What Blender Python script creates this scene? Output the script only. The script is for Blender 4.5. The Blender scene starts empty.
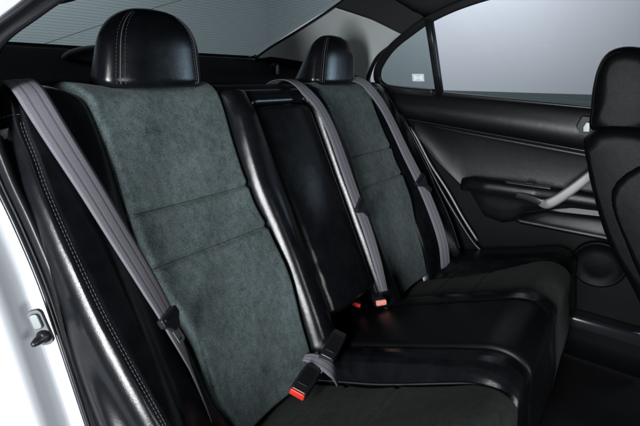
import bpy, bmesh, math, random
import numpy as np
from mathutils import Vector, Matrix
random.seed(7); rng = np.random.default_rng(7)
SC = bpy.context.scene
COL = SC.collection
rad = math.radians

# ------------------------------------------------------------------ camera, world, lamps, exposure
cam_d = bpy.data.cameras.new('camera'); cam = bpy.data.objects.new('camera', cam_d); COL.objects.link(cam)
CAM = np.array([-.938, -.560, .6687]); yaw, pit, rol = rad(36.30), rad(18.107), rad(.669)
_f = np.array([math.cos(yaw)*math.cos(pit), math.sin(yaw)*math.cos(pit), -math.sin(pit)])
_r = np.array([math.sin(yaw), -math.cos(yaw), 0.]); _u = np.cross(_r, _f)
_r2 = _r*math.cos(rol)+_u*math.sin(rol); _u2 = _u*math.cos(rol)-_r*math.sin(rol)
cam.matrix_world = Matrix(((_r2[0], _u2[0], -_f[0], CAM[0]), (_r2[1], _u2[1], -_f[1], CAM[1]), (_r2[2], _u2[2], -_f[2], CAM[2]), (0, 0, 0, 1)))
cam_d.sensor_width = 36; cam_d.lens = 420/640*36; cam_d.clip_start = .02; cam_d.clip_end = 200
SC.camera = cam

w = bpy.data.worlds.new('World'); SC.world = w; w.use_nodes = True
w.node_tree.nodes['Background'].inputs[0].default_value = (.55, .62, .72, 1)
w.node_tree.nodes['Background'].inputs[1].default_value = .02
SC.view_settings.view_transform = 'Standard'; SC.view_settings.look = 'None'
SC.view_settings.exposure = 0; SC.view_settings.gamma = 1

def area(name, loc, target, sx, sy, power, col=(1, 1, 1), spread=None):
    d = bpy.data.lights.new(name, 'AREA'); d.shape = 'RECTANGLE'; d.size = sx; d.size_y = sy; d.energy = power; d.color = col
    if spread: d.spread = rad(spread)
    o = bpy.data.objects.new(name, d); COL.objects.link(o); o.location = loc
    o.rotation_euler = (Vector(target)-Vector(loc)).to_track_quat('-Z', 'Y').to_euler()
    return o
area('key_softbox', (-.80, -2.1, .42), (-.1, .2, .30), .6, .45, 15, (.97, .99, 1))
area('side_softbox', (-2.2, -.50, .60), (0, -.1, .35), .28, 1.40, 98, (.96, .98, 1))
area('far_softbox', (1.95, -1.62, .82), (0, .1, .3), .6, .5, 13, (.62, .82, 1))
area('wall_lamp', (3.5, 1.5, 3.1), (5.2, 1.3, 1.0), 1.6, .4, 135, (.95, .97, 1))
area('back_wall_lamp', (.8, 3.4, 3.2), (.7, 5.2, 1.4), 2, .4, 125, (.97, 1, .99))

# ------------------------------------------------------------------ materials
def mat(name, col, rough=.5, metal=0, spec=.5, noise=None, bump=None, coat=0, sheen=0, emit=None):
    """noise=(scale, second colour, lo, hi, detail); bump = list of (kind, scale, distance)"""
    m = bpy.data.materials.new(name); m.use_nodes = True
    nt = m.node_tree; b = nt.nodes['Principled BSDF']
    b.inputs['Base Color'].default_value = (*col, 1); b.inputs['Roughness'].default_value = rough
    b.inputs['Metallic'].default_value = metal; b.inputs['Specular IOR Level'].default_value = spec
    if coat: b.inputs['Coat Weight'].default_value = coat; b.inputs['Coat Roughness'].default_value = .12
    if sheen: b.inputs['Sheen Weight'].default_value = sheen; b.inputs['Sheen Roughness'].default_value = .45
    tc = nt.nodes.new('ShaderNodeTexCoord')
    if noise:
        n = nt.nodes.new('ShaderNodeTexNoise'); n.inputs['Scale'].default_value = noise[0]; n.inputs['Detail'].default_value = noise[4] if len(noise) > 4 else 4
        nt.links.new(tc.outputs['Object'], n.inputs['Vector'])
        r = nt.nodes.new('ShaderNodeValToRGB'); r.color_ramp.elements[0].position = noise[2]; r.color_ramp.elements[1].position = noise[3]
        r.color_ramp.elements[0].color = (*col, 1); r.color_ramp.elements[1].color = (*noise[1], 1)
        nt.links.new(n.outputs['Fac'], r.inputs[0]); nt.links.new(r.outputs[0], b.inputs['Base Color'])
    prev = None
    for kind, sc, dist in (bump or []):
        if kind == 'noise':
            t = nt.nodes.new('ShaderNodeTexNoise'); t.inputs['Scale'].default_value = sc; t.inputs['Detail'].default_value = 5
            out = t.outputs['Fac']
        else:
            t = nt.nodes.new('ShaderNodeTexVoronoi'); t.inputs['Scale'].default_value = sc; t.feature = 'DISTANCE_TO_EDGE'
            out = t.outputs['Distance']
        nt.links.new(tc.outputs['Object'], t.inputs['Vector'])
        bp = nt.nodes.new('ShaderNodeBump'); bp.inputs['Distance'].default_value = dist; bp.inputs['Strength'].default_value = 1
        nt.links.new(out, bp.inputs['Height'])
        if prev: nt.links.new(prev.outputs['Normal'], bp.inputs['Normal'])
        nt.links.new(bp.outputs['Normal'], b.inputs['Normal']); prev = bp
    return m

def suede(name, dark, light, sheen):
    m = mat(name, dark, .95, spec=.1, sheen=sheen)
    nt = m.node_tree; b = nt.nodes['Principled BSDF']; tc = nt.nodes.new('ShaderNodeTexCoord')
    def N(scale, det, stretch=None):
        n = nt.nodes.new('ShaderNodeTexNoise'); n.inputs['Scale'].default_value = scale; n.inputs['Detail'].default_value = det; n.inputs['Roughness'].default_value = .65
        if stretch:
            mp = nt.nodes.new('ShaderNodeMapping'); mp.inputs['Scale'].default_value = stretch
            nt.links.new(tc.outputs['Object'], mp.inputs['Vector']); nt.links.new(mp.outputs[0], n.inputs['Vector'])
        else: nt.links.new(tc.outputs['Object'], n.inputs['Vector'])
        return n.outputs['Fac']
    def math_(op, a, bb):
        n = nt.nodes.new('ShaderNodeMath'); n.operation = op
        for i, v in enumerate((a, bb)):
            if isinstance(v, float): n.inputs[i].default_value = v
            else: nt.links.new(v, n.inputs[i])
        return n.outputs[0]
    big = N(9, 3); mid = N(55, 6, (1.3, 1, .8)); fine = N(380, 4)
    s = math_('ADD', math_('ADD', math_('MULTIPLY', big, .18), math_('MULTIPLY', mid, .38)), math_('MULTIPLY', math_('ADD', math_('MULTIPLY', fine, 1.5), -.25), .44))
    r = nt.nodes.new('ShaderNodeValToRGB'); r.color_ramp.elements[0].position = .34; r.color_ramp.elements[1].position = .66
    r.color_ramp.elements[0].color = (*dark, 1); r.color_ramp.elements[1].color = (*light, 1)
    rub = N(14, 2, (1, 2.2, .8)); rr = nt.nodes.new('ShaderNodeMapRange'); rr.inputs[1].default_value = .60; rr.inputs[2].default_value = .72; rr.inputs[3].default_value = 0; rr.inputs[4].default_value = .05; nt.links.new(rub, rr.inputs[0]); s = math_('SUBTRACT', s, rr.outputs[0])
    nt.links.new(s, r.inputs[0]); nt.links.new(r.outputs[0], b.inputs['Base Color'])
    bp = nt.nodes.new('ShaderNodeBump'); bp.inputs['Distance'].default_value = .0006
    nt.links.new(fine, bp.inputs['Height']); nt.links.new(bp.outputs[0], b.inputs['Normal'])
    return m

M = {}
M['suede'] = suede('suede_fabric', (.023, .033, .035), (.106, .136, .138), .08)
M['suede_shaded'] = suede('shaded_cushion_suede', (.012, .0145, .0135), (.034, .040, .037), .03)  # same suede as the backs, with the cushion shade put into the colour
M['leather'] = mat('black_leather', (.0028, .0033, .0044), .23, spec=.40, noise=(30, (.005, .006, .0075), .35, .7), bump=[('voronoi', 460, .00017), ('noise', 90, .00012), ('noise', 9, .0012)])
M['leather_creased'] = mat('creased_black_leather', (.0028, .0033, .0044), .24, spec=.38, noise=(30, (.005, .006, .0075), .35, .7), bump=[('voronoi', 440, .0002), ('noise', 80, .0003), ('noise', 11, .002)])
M['leather_front'] = mat('dull_black_leather', (.0018, .002, .0025), .42, spec=.07, bump=[('voronoi', 600, .0002), ('noise', 30, .0008)])
M['dark_metal'] = mat('dark_worn_metal', (.16, .18, .18), .45, .6)
M['rail'] = mat('shaded_rail_and_plate_grey', (.07, .075, .09), .45)  # shade of the white roof rail put into the colour; mount plate is grey
M['leather_door'] = mat('door_leather', (.003, .0034, .0042), .36, spec=.30, bump=[('voronoi', 480, .0002), ('noise', 60, .0002), ('noise', 12, .001)])
M['leather_matte'] = mat('matte_black_leather', (.0028, .0032, .004), .42, spec=.22, bump=[('voronoi', 650, .0001), ('noise', 30, .0006)])
M['thread'] = mat('grey_thread', (.060, .058, .066), .7)
M['thread_dark'] = mat('dark_thread', (.02, .026, .028), .8)
M['plastic'] = mat('black_plastic', (.005, .0055, .0065), .5, spec=.3, bump=[('noise', 900, .0001)])
M['plastic_gloss'] = mat('satin_black_plastic', (.012, .013, .016), .28)
M['trim_dark'] = mat('grained_dark_trim', (.003, .0033, .0038), .5, spec=.10, bump=[('voronoi', 420, .0003), ('noise', 30, .0005)])
M['shelf'] = mat('dark_carpet_shelf', (.007, .008, .009), .95, spec=.1, bump=[('noise', 300, .0008)])
M['pillar'] = mat('pale_grey_pillar_trim', (.36, .39, .39), .75, spec=.2, bump=[('noise', 500, .0002)])
M['headliner'] = mat('charcoal_headliner_cloth', (.022, .024, .025), .95, spec=.1, bump=[('noise', 500, .0004)])
M['paint'] = mat('white_car_paint', (.62, .645, .68), .25, coat=.8, noise=(3, (.60, .63, .67), .3, .7))
M['rubber'] = mat('black_rubber_seal', (.006, .0065, .008), .36, spec=.4, bump=[('noise', 200, .0002)])
M['chrome'] = mat('brushed_metal', (.55, .56, .58), .3, 1)
M['silver'] = mat('satin_silver_plastic', (.15, .155, .155), .45, .2, noise=(25, (.13, .135, .135), .3, .7))
M['red'] = mat('red_button_plastic', (.50, .026, .014), .38)
M['salmon'] = mat('worn_red_button_plastic', (.80, .20, .14), .4, noise=(160, (.7, .32, .25), .4, .6))
M['carpet'] = mat('black_carpet', (.008, .008, .009), 1, spec=.05, bump=[('noise', 300, .002)])
M['wall'] = mat('grey_studio_wall', (.42, .435, .47), .9, spec=.1, noise=(.5, (.44, .455, .49), .3, .7))
M['dado'] = mat('dark_teal_wall_base', (.06, .085, .088), .6)
M['sfloor'] = mat('grey_studio_floor', (.12, .125, .13), .5, noise=(2, (.14, .145, .15), .3, .7))
M['sticker'] = mat('pale_sticker', (.62, .70, .74), .6)
M['sticker_mark'] = mat('white_sticker_print', (.9, .93, .95), .5)
M['defrost'] = mat('dark_heating_line', (.02, .025, .027), .6)
M['lens'] = mat('smoky_lamp_lens', (.05, .055, .06), .3)

def webbing(name, col, col2):
    m = mat(name, col, .72, spec=.25); nt = m.node_tree; b = nt.nodes['Principled BSDF']
    uv = nt.nodes.new('ShaderNodeUVMap'); sep = nt.nodes.new('ShaderNodeSeparateXYZ'); nt.links.new(uv.outputs[0], sep.inputs[0])
    # ribs along the length: a ramp across the width
    r = nt.nodes.new('ShaderNodeValToRGB'); cr = r.color_ramp
    stops = [(0, .45), (.10, 1), (.24, 1), (.30, .5), (.37, .95), (.60, .95), (.67, .5), (.73, 1), (.92, 1), (1, .5)]
    while len(cr.elements) < len(stops): cr.elements.new(.5)
    for e, (p, v) in zip(cr.elements, stops): e.position = p; e.color = (v, v, v, 1)
    nt.links.new(sep.outputs[0], r.inputs[0])
    mx = nt.nodes.new('ShaderNodeMix'); mx.data_type = 'RGBA'; mx.inputs['A'].default_value = (*col2, 1); mx.inputs['B'].default_value = (*col, 1)
    nt.links.new(r.outputs[0], mx.inputs['Factor']); 
    nz = nt.nodes.new('ShaderNodeTexNoise'); nz.inputs['Scale'].default_value = 700; tc = nt.nodes.new('ShaderNodeTexCoord'); nt.links.new(tc.outputs['Object'], nz.inputs['Vector'])
    mx2 = nt.nodes.new('ShaderNodeMix'); mx2.data_type = 'RGBA'; mx2.blend_type = 'MULTIPLY'; mx2.inputs['Factor'].default_value = .5
    nt.links.new(mx.outputs['Result'], mx2.inputs['A']); nt.links.new(nz.outputs['Fac'], mx2.inputs['B']); nt.links.new(mx2.outputs['Result'], b.inputs['Base Color'])
    wv = nt.nodes.new('ShaderNodeTexWave'); wv.inputs['Scale'].default_value = 90; wv.bands_direction = 'Y'
    nt.links.new(uv.outputs[0], wv.inputs['Vector'])
    b1 = nt.nodes.new('ShaderNodeBump'); b1.inputs['Distance'].default_value = .0008; nt.links.new(r.outputs[0], b1.inputs['Height'])
    b2 = nt.nodes.new('ShaderNodeBump'); b2.inputs['Distance'].default_value = .0003; nt.links.new(wv.outputs['Fac'], b2.inputs['Height']); nt.links.new(b1.outputs[0], b2.inputs['Normal'])
    nt.links.new(b2.outputs[0], b.inputs['Normal'])
    return m
M['web'] = webbing('grey_belt_webbing', (.20, .197, .225), (.03, .03, .038))

def glass(name, tint, refl=.02):
    m = bpy.data.materials.new(name); m.use_nodes = True; nt = m.node_tree; nt.nodes.clear()
    o = nt.nodes.new('ShaderNodeOutputMaterial'); mx = nt.nodes.new('ShaderNodeMixShader')
    t = nt.nodes.new('ShaderNodeBsdfTransparent'); t.inputs[0].default_value = (*tint, 1)
    g = nt.nodes.new('ShaderNodeBsdfGlossy'); g.inputs['Roughness'].default_value = .02
    mx.inputs[0].default_value = refl; nt.links.new(t.outputs[0], mx.inputs[1]); nt.links.new(g.outputs[0], mx.inputs[2]); nt.links.new(mx.outputs[0], o.inputs[0])
    return m
M['glass'] = glass('window_glass', (.93, .95, .96))
M['glass_tint'] = glass('tinted_window_glass', (.60, .655, .655))

# ------------------------------------------------------------------ object helpers
ROOT = {}
def thing(name, loc, label, cat, group=None, kind=None):
    o = bpy.data.objects.new(name, None); COL.objects.link(o); o.location = loc; o.empty_display_size = .05
    o['label'] = label; o['category'] = cat
    if group: o['group'] = group
    if kind: o['kind'] = kind
    ROOT[o] = np.array(loc, float)
    return o
def root_of(o):
    while o.parent: o = o.parent
    return o
def obj(name, V, F, m, parent=None, smooth=True, uv=None, label=None, bevel=None, kind=None, mods=None):
    V = np.asarray(V, float)
    if parent is not None: V = V-ROOT[root_of(parent)]
    me = bpy.data.meshes.new(name); me.from_pydata(V.tolist(), [], [list(map(int, f)) for f in F]); me.update()
    if uv is not None:
        l = me.uv_layers.new(name='UVMap'); vi = np.empty(len(me.loops), int); me.loops.foreach_get('vertex_index', vi)
        l.data.foreach_set('uv', np.asarray(uv)[vi].astype(np.float32).ravel())
    bm = bmesh.new(); bm.from_mesh(me); bmesh.ops.recalc_face_normals(bm, faces=bm.faces[:]); bm.to_mesh(me); bm.free()
    if smooth: me.polygons.foreach_set('use_smooth', [True]*len(me.polygons))
    me.materials.append(M[m] if isinstance(m, str) else m)
    o = bpy.data.objects.new(name, me); COL.objects.link(o)
    if parent is not None: o.parent = parent
    if bevel:
        b = o.modifiers.new('bevel', 'BEVEL'); b.width = bevel; b.segments = 3; b.limit_method = 'ANGLE'; b.angle_limit = rad(35)
    if smooth and (bevel or mods == 'wn'):
        wn = o.modifiers.new('wn', 'WEIGHTED_NORMAL'); wn.keep_sharp = False
    if label: o['label'] = label
    if kind: o['kind'] = kind
    return o
class Mesh:
    def __init__(s): s.V = []; s.F = []; s.UV = []
    def add(s, V, F, UV=None):
        n = len(s.V); s.V += [tuple(v) for v in V]; s.F += [[i+n for i in f] for f in F]
        s.UV += list(map(tuple, UV)) if UV is not None else [(0, 0)]*len(V)
        return s
    def build(s, name, m, parent=None, **k): return obj(name, s.V, s.F, m, parent, uv=s.UV, **k)
def grid_faces(nu, nv, off=0, wrap=False):
    F = []
    for i in range(nu-1 if not wrap else nu):
        for j in range(nv-1):
            a = i*nv+j; b = ((i+1) % nu)*nv+j
            F.append([a+off, b+off, b+1+off, a+1+off])
    return F
def slab(P, depth, N=None):
    """P (nu,nv,3) front sheet -> closed slab; N offset direction(s) for the back"""
    P = np.asarray(P, float); nu, nv = P.shape[:2]
    if N is None:
        du = np.gradient(P, axis=0); dv = np.gradient(P, axis=1); N = np.cross(du, dv); N /= np.linalg.norm(N, axis=2, keepdims=True)+1e-12
    Q = P-np.asarray(N)*depth
    V = np.concatenate([P.reshape(-1, 3), Q.reshape(-1, 3)]); n = nu*nv
    F = grid_faces(nu, nv)+[f[::-1] for f in grid_faces(nu, nv, n)]
    edge = [i*nv for i in range(nu)]+[(nu-1)*nv+j for j in range(1, nv)]+[i*nv+nv-1 for i in range(nu-2, -1, -1)]+[j for j in range(nv-2, 0, -1)]
    for a, b in zip(edge, edge[1:]+edge[:1]): F.append([a, b, b+n, a+n])
    g = np.stack(np.meshgrid(np.linspace(0, 1, nu), np.linspace(0, 1, nv), indexing='ij'), -1).reshape(-1, 2)
    return V, F, np.concatenate([g, g])
def cr(pts, n):
    """Catmull-Rom through pts, n samples by chord length"""
    p = np.asarray(pts, float); d = np.r_[0, np.cumsum(np.linalg.norm(np.diff(p, axis=0), axis=1))]
    t = np.linspace(0, d[-1], n); m = np.zeros_like(p)
    for i in range(len(p)):
        a, b = max(i-1, 0), min(i+1, len(p)-1); m[i] = (p[b]-p[a])/max(d[b]-d[a], 1e-9)
    k = np.clip(np.searchsorted(d, t, side='right')-1, 0, len(p)-2); h = (d[k+1]-d[k]); s = ((t-d[k])/h)[:, None]; h = h[:, None]
    return (2*s**3-3*s**2+1)*p[k]+(s**3-2*s**2+s)*h*m[k]+(-2*s**3+3*s**2)*p[k+1]+(s**3-s**2)*h*m[k+1]
def frames(C, ref=(0, 0, 1)):
    T = np.gradient(C, axis=0); T /= np.linalg.norm(T, axis=1, keepdims=True)
    A = np.cross(T, np.asarray(ref, float)); A /= np.linalg.norm(A, axis=1, keepdims=True)+1e-9
    return T, A, np.cross(A, T)
def sweep(C, prof, ref=(0, 0, 1), scale=None):
    """closed profile (k,2) swept along C with end caps"""
    C = np.asarray(C, float); T, A, B = frames(C, ref); prof = np.asarray(prof, float); k = len(prof)
    sc = np.ones(len(C)) if scale is None else np.asarray(scale)
    P = C[:, None]+(A[:, None]*prof[None, :, 0:1]+B[:, None]*prof[None, :, 1:2])*sc[:, None, None]
    V = P.reshape(-1, 3); F = []
    for i in range(len(C)-1):
        for j in range(k): F.append([i*k+j, i*k+(j+1) % k, (i+1)*k+(j+1) % k, (i+1)*k+j])
    F += [list(range(k))[::-1], [(len(C)-1)*k+j for j in range(k)]]
    return V, F
def circ(r, n=10, ry=None): return [(r*math.cos(2*math.pi*i/n), (ry or r)*math.sin(2*math.pi*i/n)) for i in range(n)]
def rrect(w, h, r, n=4):
    o = []
    for cx, cy, a0 in ((w/2-r, h/2-r, 0), (-w/2+r, h/2-r, 90), (-w/2+r, -h/2+r, 180), (w/2-r, -h/2+r, 270)):
        for i in range(n+1): a = rad(a0+90*i/n); o.append((cx+r*math.cos(a), cy+r*math.sin(a)))
    return o
def tube(C, r, n=8, **k): return sweep(C, circ(r, n), **k)
def prism(outline, o, ex, ey, ez, d0, d1):
    """outline in (ex,ey) at origin o extruded along ez from d0 to d1"""
    o, ex, ey, ez = map(lambda a: np.asarray(a, float), (o, ex, ey, ez)); n = len(outline)
    V = [o+ex*a+ey*b+ez*d0 for a, b in outline]+[o+ex*a+ey*b+ez*d1 for a, b in outline]
    F = [list(range(n))[::-1], list(range(n, 2*n))]+[[i, (i+1) % n, n+(i+1) % n, n+i] for i in range(n)]
    return V, F
def box(c, ex, ey, ez, sx, sy, sz):
    return prism([(-sx/2, -sy/2), (sx/2, -sy/2), (sx/2, sy/2), (-sx/2, sy/2)], c, ex, ey, ez, -sz/2, sz/2)
def unit(v): v = np.asarray(v, float); return v/np.linalg.norm(v)
def interp(x, xs, ys): return np.interp(x, xs, ys)
def stitch(mesh, C, N, r=.0005, dash=.0055, gap=.0022, lift=.0006):
    """short dashes of thread along a curve"""
    C = np.asarray(C, float); d = np.r_[0, np.cumsum(np.linalg.norm(np.diff(C, axis=0), axis=1))]; N = np.asarray(N, float)
    if N.ndim == 1: N = np.repeat(N[None], len(C), 0)
    t = 0.
    while t+dash < d[-1]:
        q = np.array([t, t+dash/2, t+dash]); P = np.stack([np.interp(q, d, C[:, i]) for i in range(3)], 1); n = np.stack([np.interp(q, d, N[:, i]) for i in range(3)], 1)
        P = P+n*np.array([[0], [lift], [0]]); V, F = sweep(P, circ(r, 5), ref=unit(n[1]+np.array([.01, .02, .03]))); mesh.add(V, F); t += dash+gap

# ------------------------------------------------------------------ rear seat surface frame
RC = rad(25.8); sR, cR = math.sin(RC), math.cos(RC)
TT = np.array([0, sR, cR]); NN = np.array([0, -cR, sR]); RT = .05; S0 = .678
def bk(x, s, d=0., r=RT, s0=S0):
    """point on the seat back: x across, s up along the padding, d proud of it; rolls over at the top"""
    x, s, d = np.broadcast_arrays(np.asarray(x, float), np.asarray(s, float), np.asarray(d, float))
    a = np.clip((s-s0)/r, 0, 2.6); ext = np.maximum((s-s0)/r-2.6, 0)*r
    base = np.minimum(s, s0)
    t = np.cos(a)[..., None]*TT-np.sin(a)[..., None]*NN; n = np.cos(a)[..., None]*NN+np.sin(a)[..., None]*TT
    P = base[..., None]*TT+r*(np.sin(a)[..., None]*TT-(1-np.cos(a))[..., None]*NN)+ext[..., None]*t
    P = P+n*d[..., None]; P[..., 0] += x
    return P
def bn(s, r=RT, s0=S0):
    a = np.clip((np.asarray(s, float)-s0)/r, 0, 2.6); return np.cos(a)[..., None]*NN+np.sin(a)[..., None]*TT
def ease(n, k=.6):
    t = np.linspace(0, 1, n); return t*(1-k)+k*(t*t*(3-2*t))
def fall(t, r): t = np.clip(t/r, 0, 1); return 1-np.sqrt(np.maximum(1-(1-t)**2, 0))   # 1 at the border, 0 inside
def back_pad(xl, xr, s0, s1, dfun, re=.012, hs=.02, depth=.04, nu=36, nv=110, top=True, bot=True):
    s = s0+(s1-s0)*ease(nv, .3); u = ease(nu, .75); U, S = np.meshgrid(u, s, indexing='ij')
    XL, XR = xl(S), xr(S); Xx = XL+(XR-XL)*U
    D = dfun(Xx, S, U)-hs*np.maximum(fall(Xx-XL, re), fall(XR-Xx, re))
    if bot: D = D-hs*fall(S-s0, re)
    if top: D = D-hs*fall(s1-S, re)
    return slab(bk(Xx, S, D), depth, bn(S))
const = lambda v: (lambda s: np.full_like(s, v))
def tab(xs, ys):
    pts = np.c_[xs, ys]; c = cr(pts, 200); return lambda s: np.interp(s, c[:, 0], c[:, 1])

seat = thing('rear_bench_seat', (0, -.2, -.2), 'rear bench seat in black leather with grey green suede panels and two headrests', 'car seat')
SX = -1   # near side is negative x
SUL = tab([-.08, .0, .04, .10, .18, .30, .38, .46, .54, .63, .69, .73, .80], [.47, .492, .503, .508, .512, .536, .538, .535, .530, .529, .535, .56, .57])
SUR = tab([-.08, .0, .06, .19, .33, .44, .54, .65, .72, .80], [.235, .219, .215, .211, .216, .225, .219, .206, .210, .212])
DB = tab([-.1, 0, .08, .22, .40, .59, .67, .8], [.09, .09, .088, .072, .049, .020, .006, .0])
XE = tab([-.1, .0, .143, .278, .35, .45, .53, .577, .633, .688, .8], [.63, .64, .654, .665, .668, .669, .667, .663, .660, .651, .645])
GRV = (.449, .337)
def d_suede(x, s, u):
    # u = 0 at outer side, 1 inner
    g = 0
    for k, gs in enumerate(GRV):
        g = g-.0011*np.exp(-((s-gs)/.011)**2)*np.sin(x*170+3*np.sin(x*47))*(1-np.exp(-((s-gs)/.004)**2))
        g = g+.010*np.exp(-((s-gs)/.006)**2)-.0035*np.exp(-((s-gs)/.03)**2)
    lum = .018*np.exp(-((s-.22)/.13)**2)
    con = -.010*np.sin(np.pi*u)
    und = .0016*np.sin(17*x+23*s)+.0012*np.sin(41*x-19*s)
    return .012+lum+con-g+und
def mirror(f): return lambda s: -f(s)
kk = np.linspace(0, 1, 120); KB = kk; DBI = cr([(0, .004), (.07, .020), (.17, .035), (.30, .0425), (.55, .0435), (.82, .034), (1, .016)], 400); DBI = np.interp(kk, DBI[:, 0], DBI[:, 1])
for side in (-1, 1):
    near = side < 0
    word = 'near' if near else 'far'
    A, B = (mirror(SUL), mirror(SUR)) if near else (SUR, SUL)
    FX = 1.0
    du = (lambda x, s, u: d_suede(x, s, u)) if near else (lambda x, s, u: d_suede(x, s, 1-u))
    # base shell of this half back: leather outer and inner bolsters
    mb = Mesh()
    # outer bolster, swept sections (x outward, d)
    sv = -.10+(.83+.10)*ease(120, .3); rows = []
    for s in sv:
        D = float(DB(np.array(s))); x0 = float(SUL(np.array(s)))
        xe = float(XE(np.array(s)))
        sec = [(x0-.004, -.018), (x0+.004, -.002), (x0+.018, .004+.12*D), (.585, .35*D+.006), (.615, .72*D+.008), (xe-.006, D+.004), (xe, D+.0005), (xe+.006, D+.004), (xe+.012, D+.0005), (xe+.020, D-.008), (xe+.027, D-.021), (xe+.032, D-.04), (max(.704, xe+.035), D-.07), (.706, D-.11), (.706, -.14)]
        sec = cr(sec, 72); rows.append(bk(side*sec[:, 0], s, sec[:, 1]))
    P = np.array(rows); V = P.reshape(-1, 3); nv_ = P.shape[1]; n = len(V)
    F = grid_faces(len(sv), nv_); F += [[0*nv_+j for j in range(nv_)], [(len(sv)-1)*nv_+j for j in range(nv_)][::-1]]
    back = [[i*nv_, (i+1)*nv_, (i+1)*nv_+nv_-1, i*nv_+nv_-1] for i in range(len(sv)-1)]
    mb.add(V, F+back)
    # inner bolster
    i0, i1 = .118, None
    xa = (lambda s: -SUR(s)+.001) if near else const(.134)
    xb = const(-.116) if near else (lambda s: SUR(s)-.001)
    def d_in(x, s, u):
        k = u if near else 1-u
        return np.interp(k, KB, DBI)*np.clip((.76-s)/.14, .35, 1)+.0004*np.sin(40*s+9*x)
    b = mb.build('backrest', 'leather', seat, label=word+' side leather seat back with a suede panel')
    V, F, UV = back_pad(xa, xb, -.07, .695, d_in, re=.008, hs=.012, depth=.05, nu=48); obj('inner_bolster', V, F, 'leather', b)
    V, F, UV = back_pad(A, B, -.06, .80, du, re=.012, hs=.018, depth=.03, nu=60, nv=260)
    obj('suede_insert', V, F, 'suede', b, uv=UV)
    # stitching: double line along the outer edge, seam thread in the suede grooves
    st = Mesh(); q = np.linspace(-.02, .655, 160)
    D = DB(q); xe = XE(q)
    for off in (-.0022, .0022): stitch(st, bk(side*(xe+off), q, D+.0035), bn(q))
    xx = np.linspace(.655, .69, 20); stitch(st, bk(side*xx, .662, np.interp(xx, [.655, .672, .69], [.012, .010, -.012])), NN)
    st.build('stitching', 'thread', b)
    st = Mesh()
    for gs in GRV:
        st = Mesh(); x0, x1 = float(SUL(np.array(gs)))-.004, float(SUR(np.array(gs)))+.004
        xs = np.linspace(x0, x1, 60); u = np.linspace(0, 1, 60)
        C = bk(side*xs, gs, d_suede(xs*side, np.full(60, gs), u)+.0006)
        st.add(*tube(C, .0011, 6, ref=(0.01, -1, .3))); st.build('seam', 'thread_dark', b)

# centre armrest pad, folded up, and the leather panel above it
def d_c(x, s, u):
    return .014+.016*np.sin(np.pi*u)**.8+.004*np.exp(-((u-.2)/.2)**2)*np.exp(-((s-.2)/.15)**2)+.0006*np.sin(90*s+70*x)*np.exp(-((s-.15)/.12)**2)
ar = obj('folded_armrest', *back_pad(const(-.112), const(.131), .035, .648, d_c, re=.022, hs=.020, depth=.05, nu=60)[:2], 'leather_creased', seat, label='folded centre armrest pad of creased black leather')
st = Mesh(); q = np.linspace(.0, .63, 120)
for x in (-.113, .1325): V, F = tube(bk(x, q, .006), .0016, 6, ref=(1, .1, .1)); obj('piping', V, F, 'thread_dark', ar)
V, F, UV = back_pad(const(-.205), const(.206), .697, .86, lambda x, s, u: .004+0*x, re=.01, hs=.012, depth=.03)
tp = obj('top_panel', V, F, 'leather_matte', seat)
V, F, UV = back_pad(const(-.112), const(.131), .652, .694, lambda x, s, u: .012+0*x, re=.016, hs=.014, depth=.03)
obj('top_roll', V, F, 'leather', tp)
# loop tab at the top corner of the armrest
V, F = box(bk(.112, .655, .024), (1, 0, 0), TT, NN, .012, .02, .004); obj('pull_tab', V, F, 'thread', ar, bevel=.0015)
# hard back behind the padding
V, F = prism([(-.69, -.1), (.69, -.1), (.69, .70), (-.69, .70)], bk(0, 0, -.06), (1, 0, 0), TT, NN, -.03, 0); obj('seat_back_panel', V, F, 'shelf', seat, bevel=.02)

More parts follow.
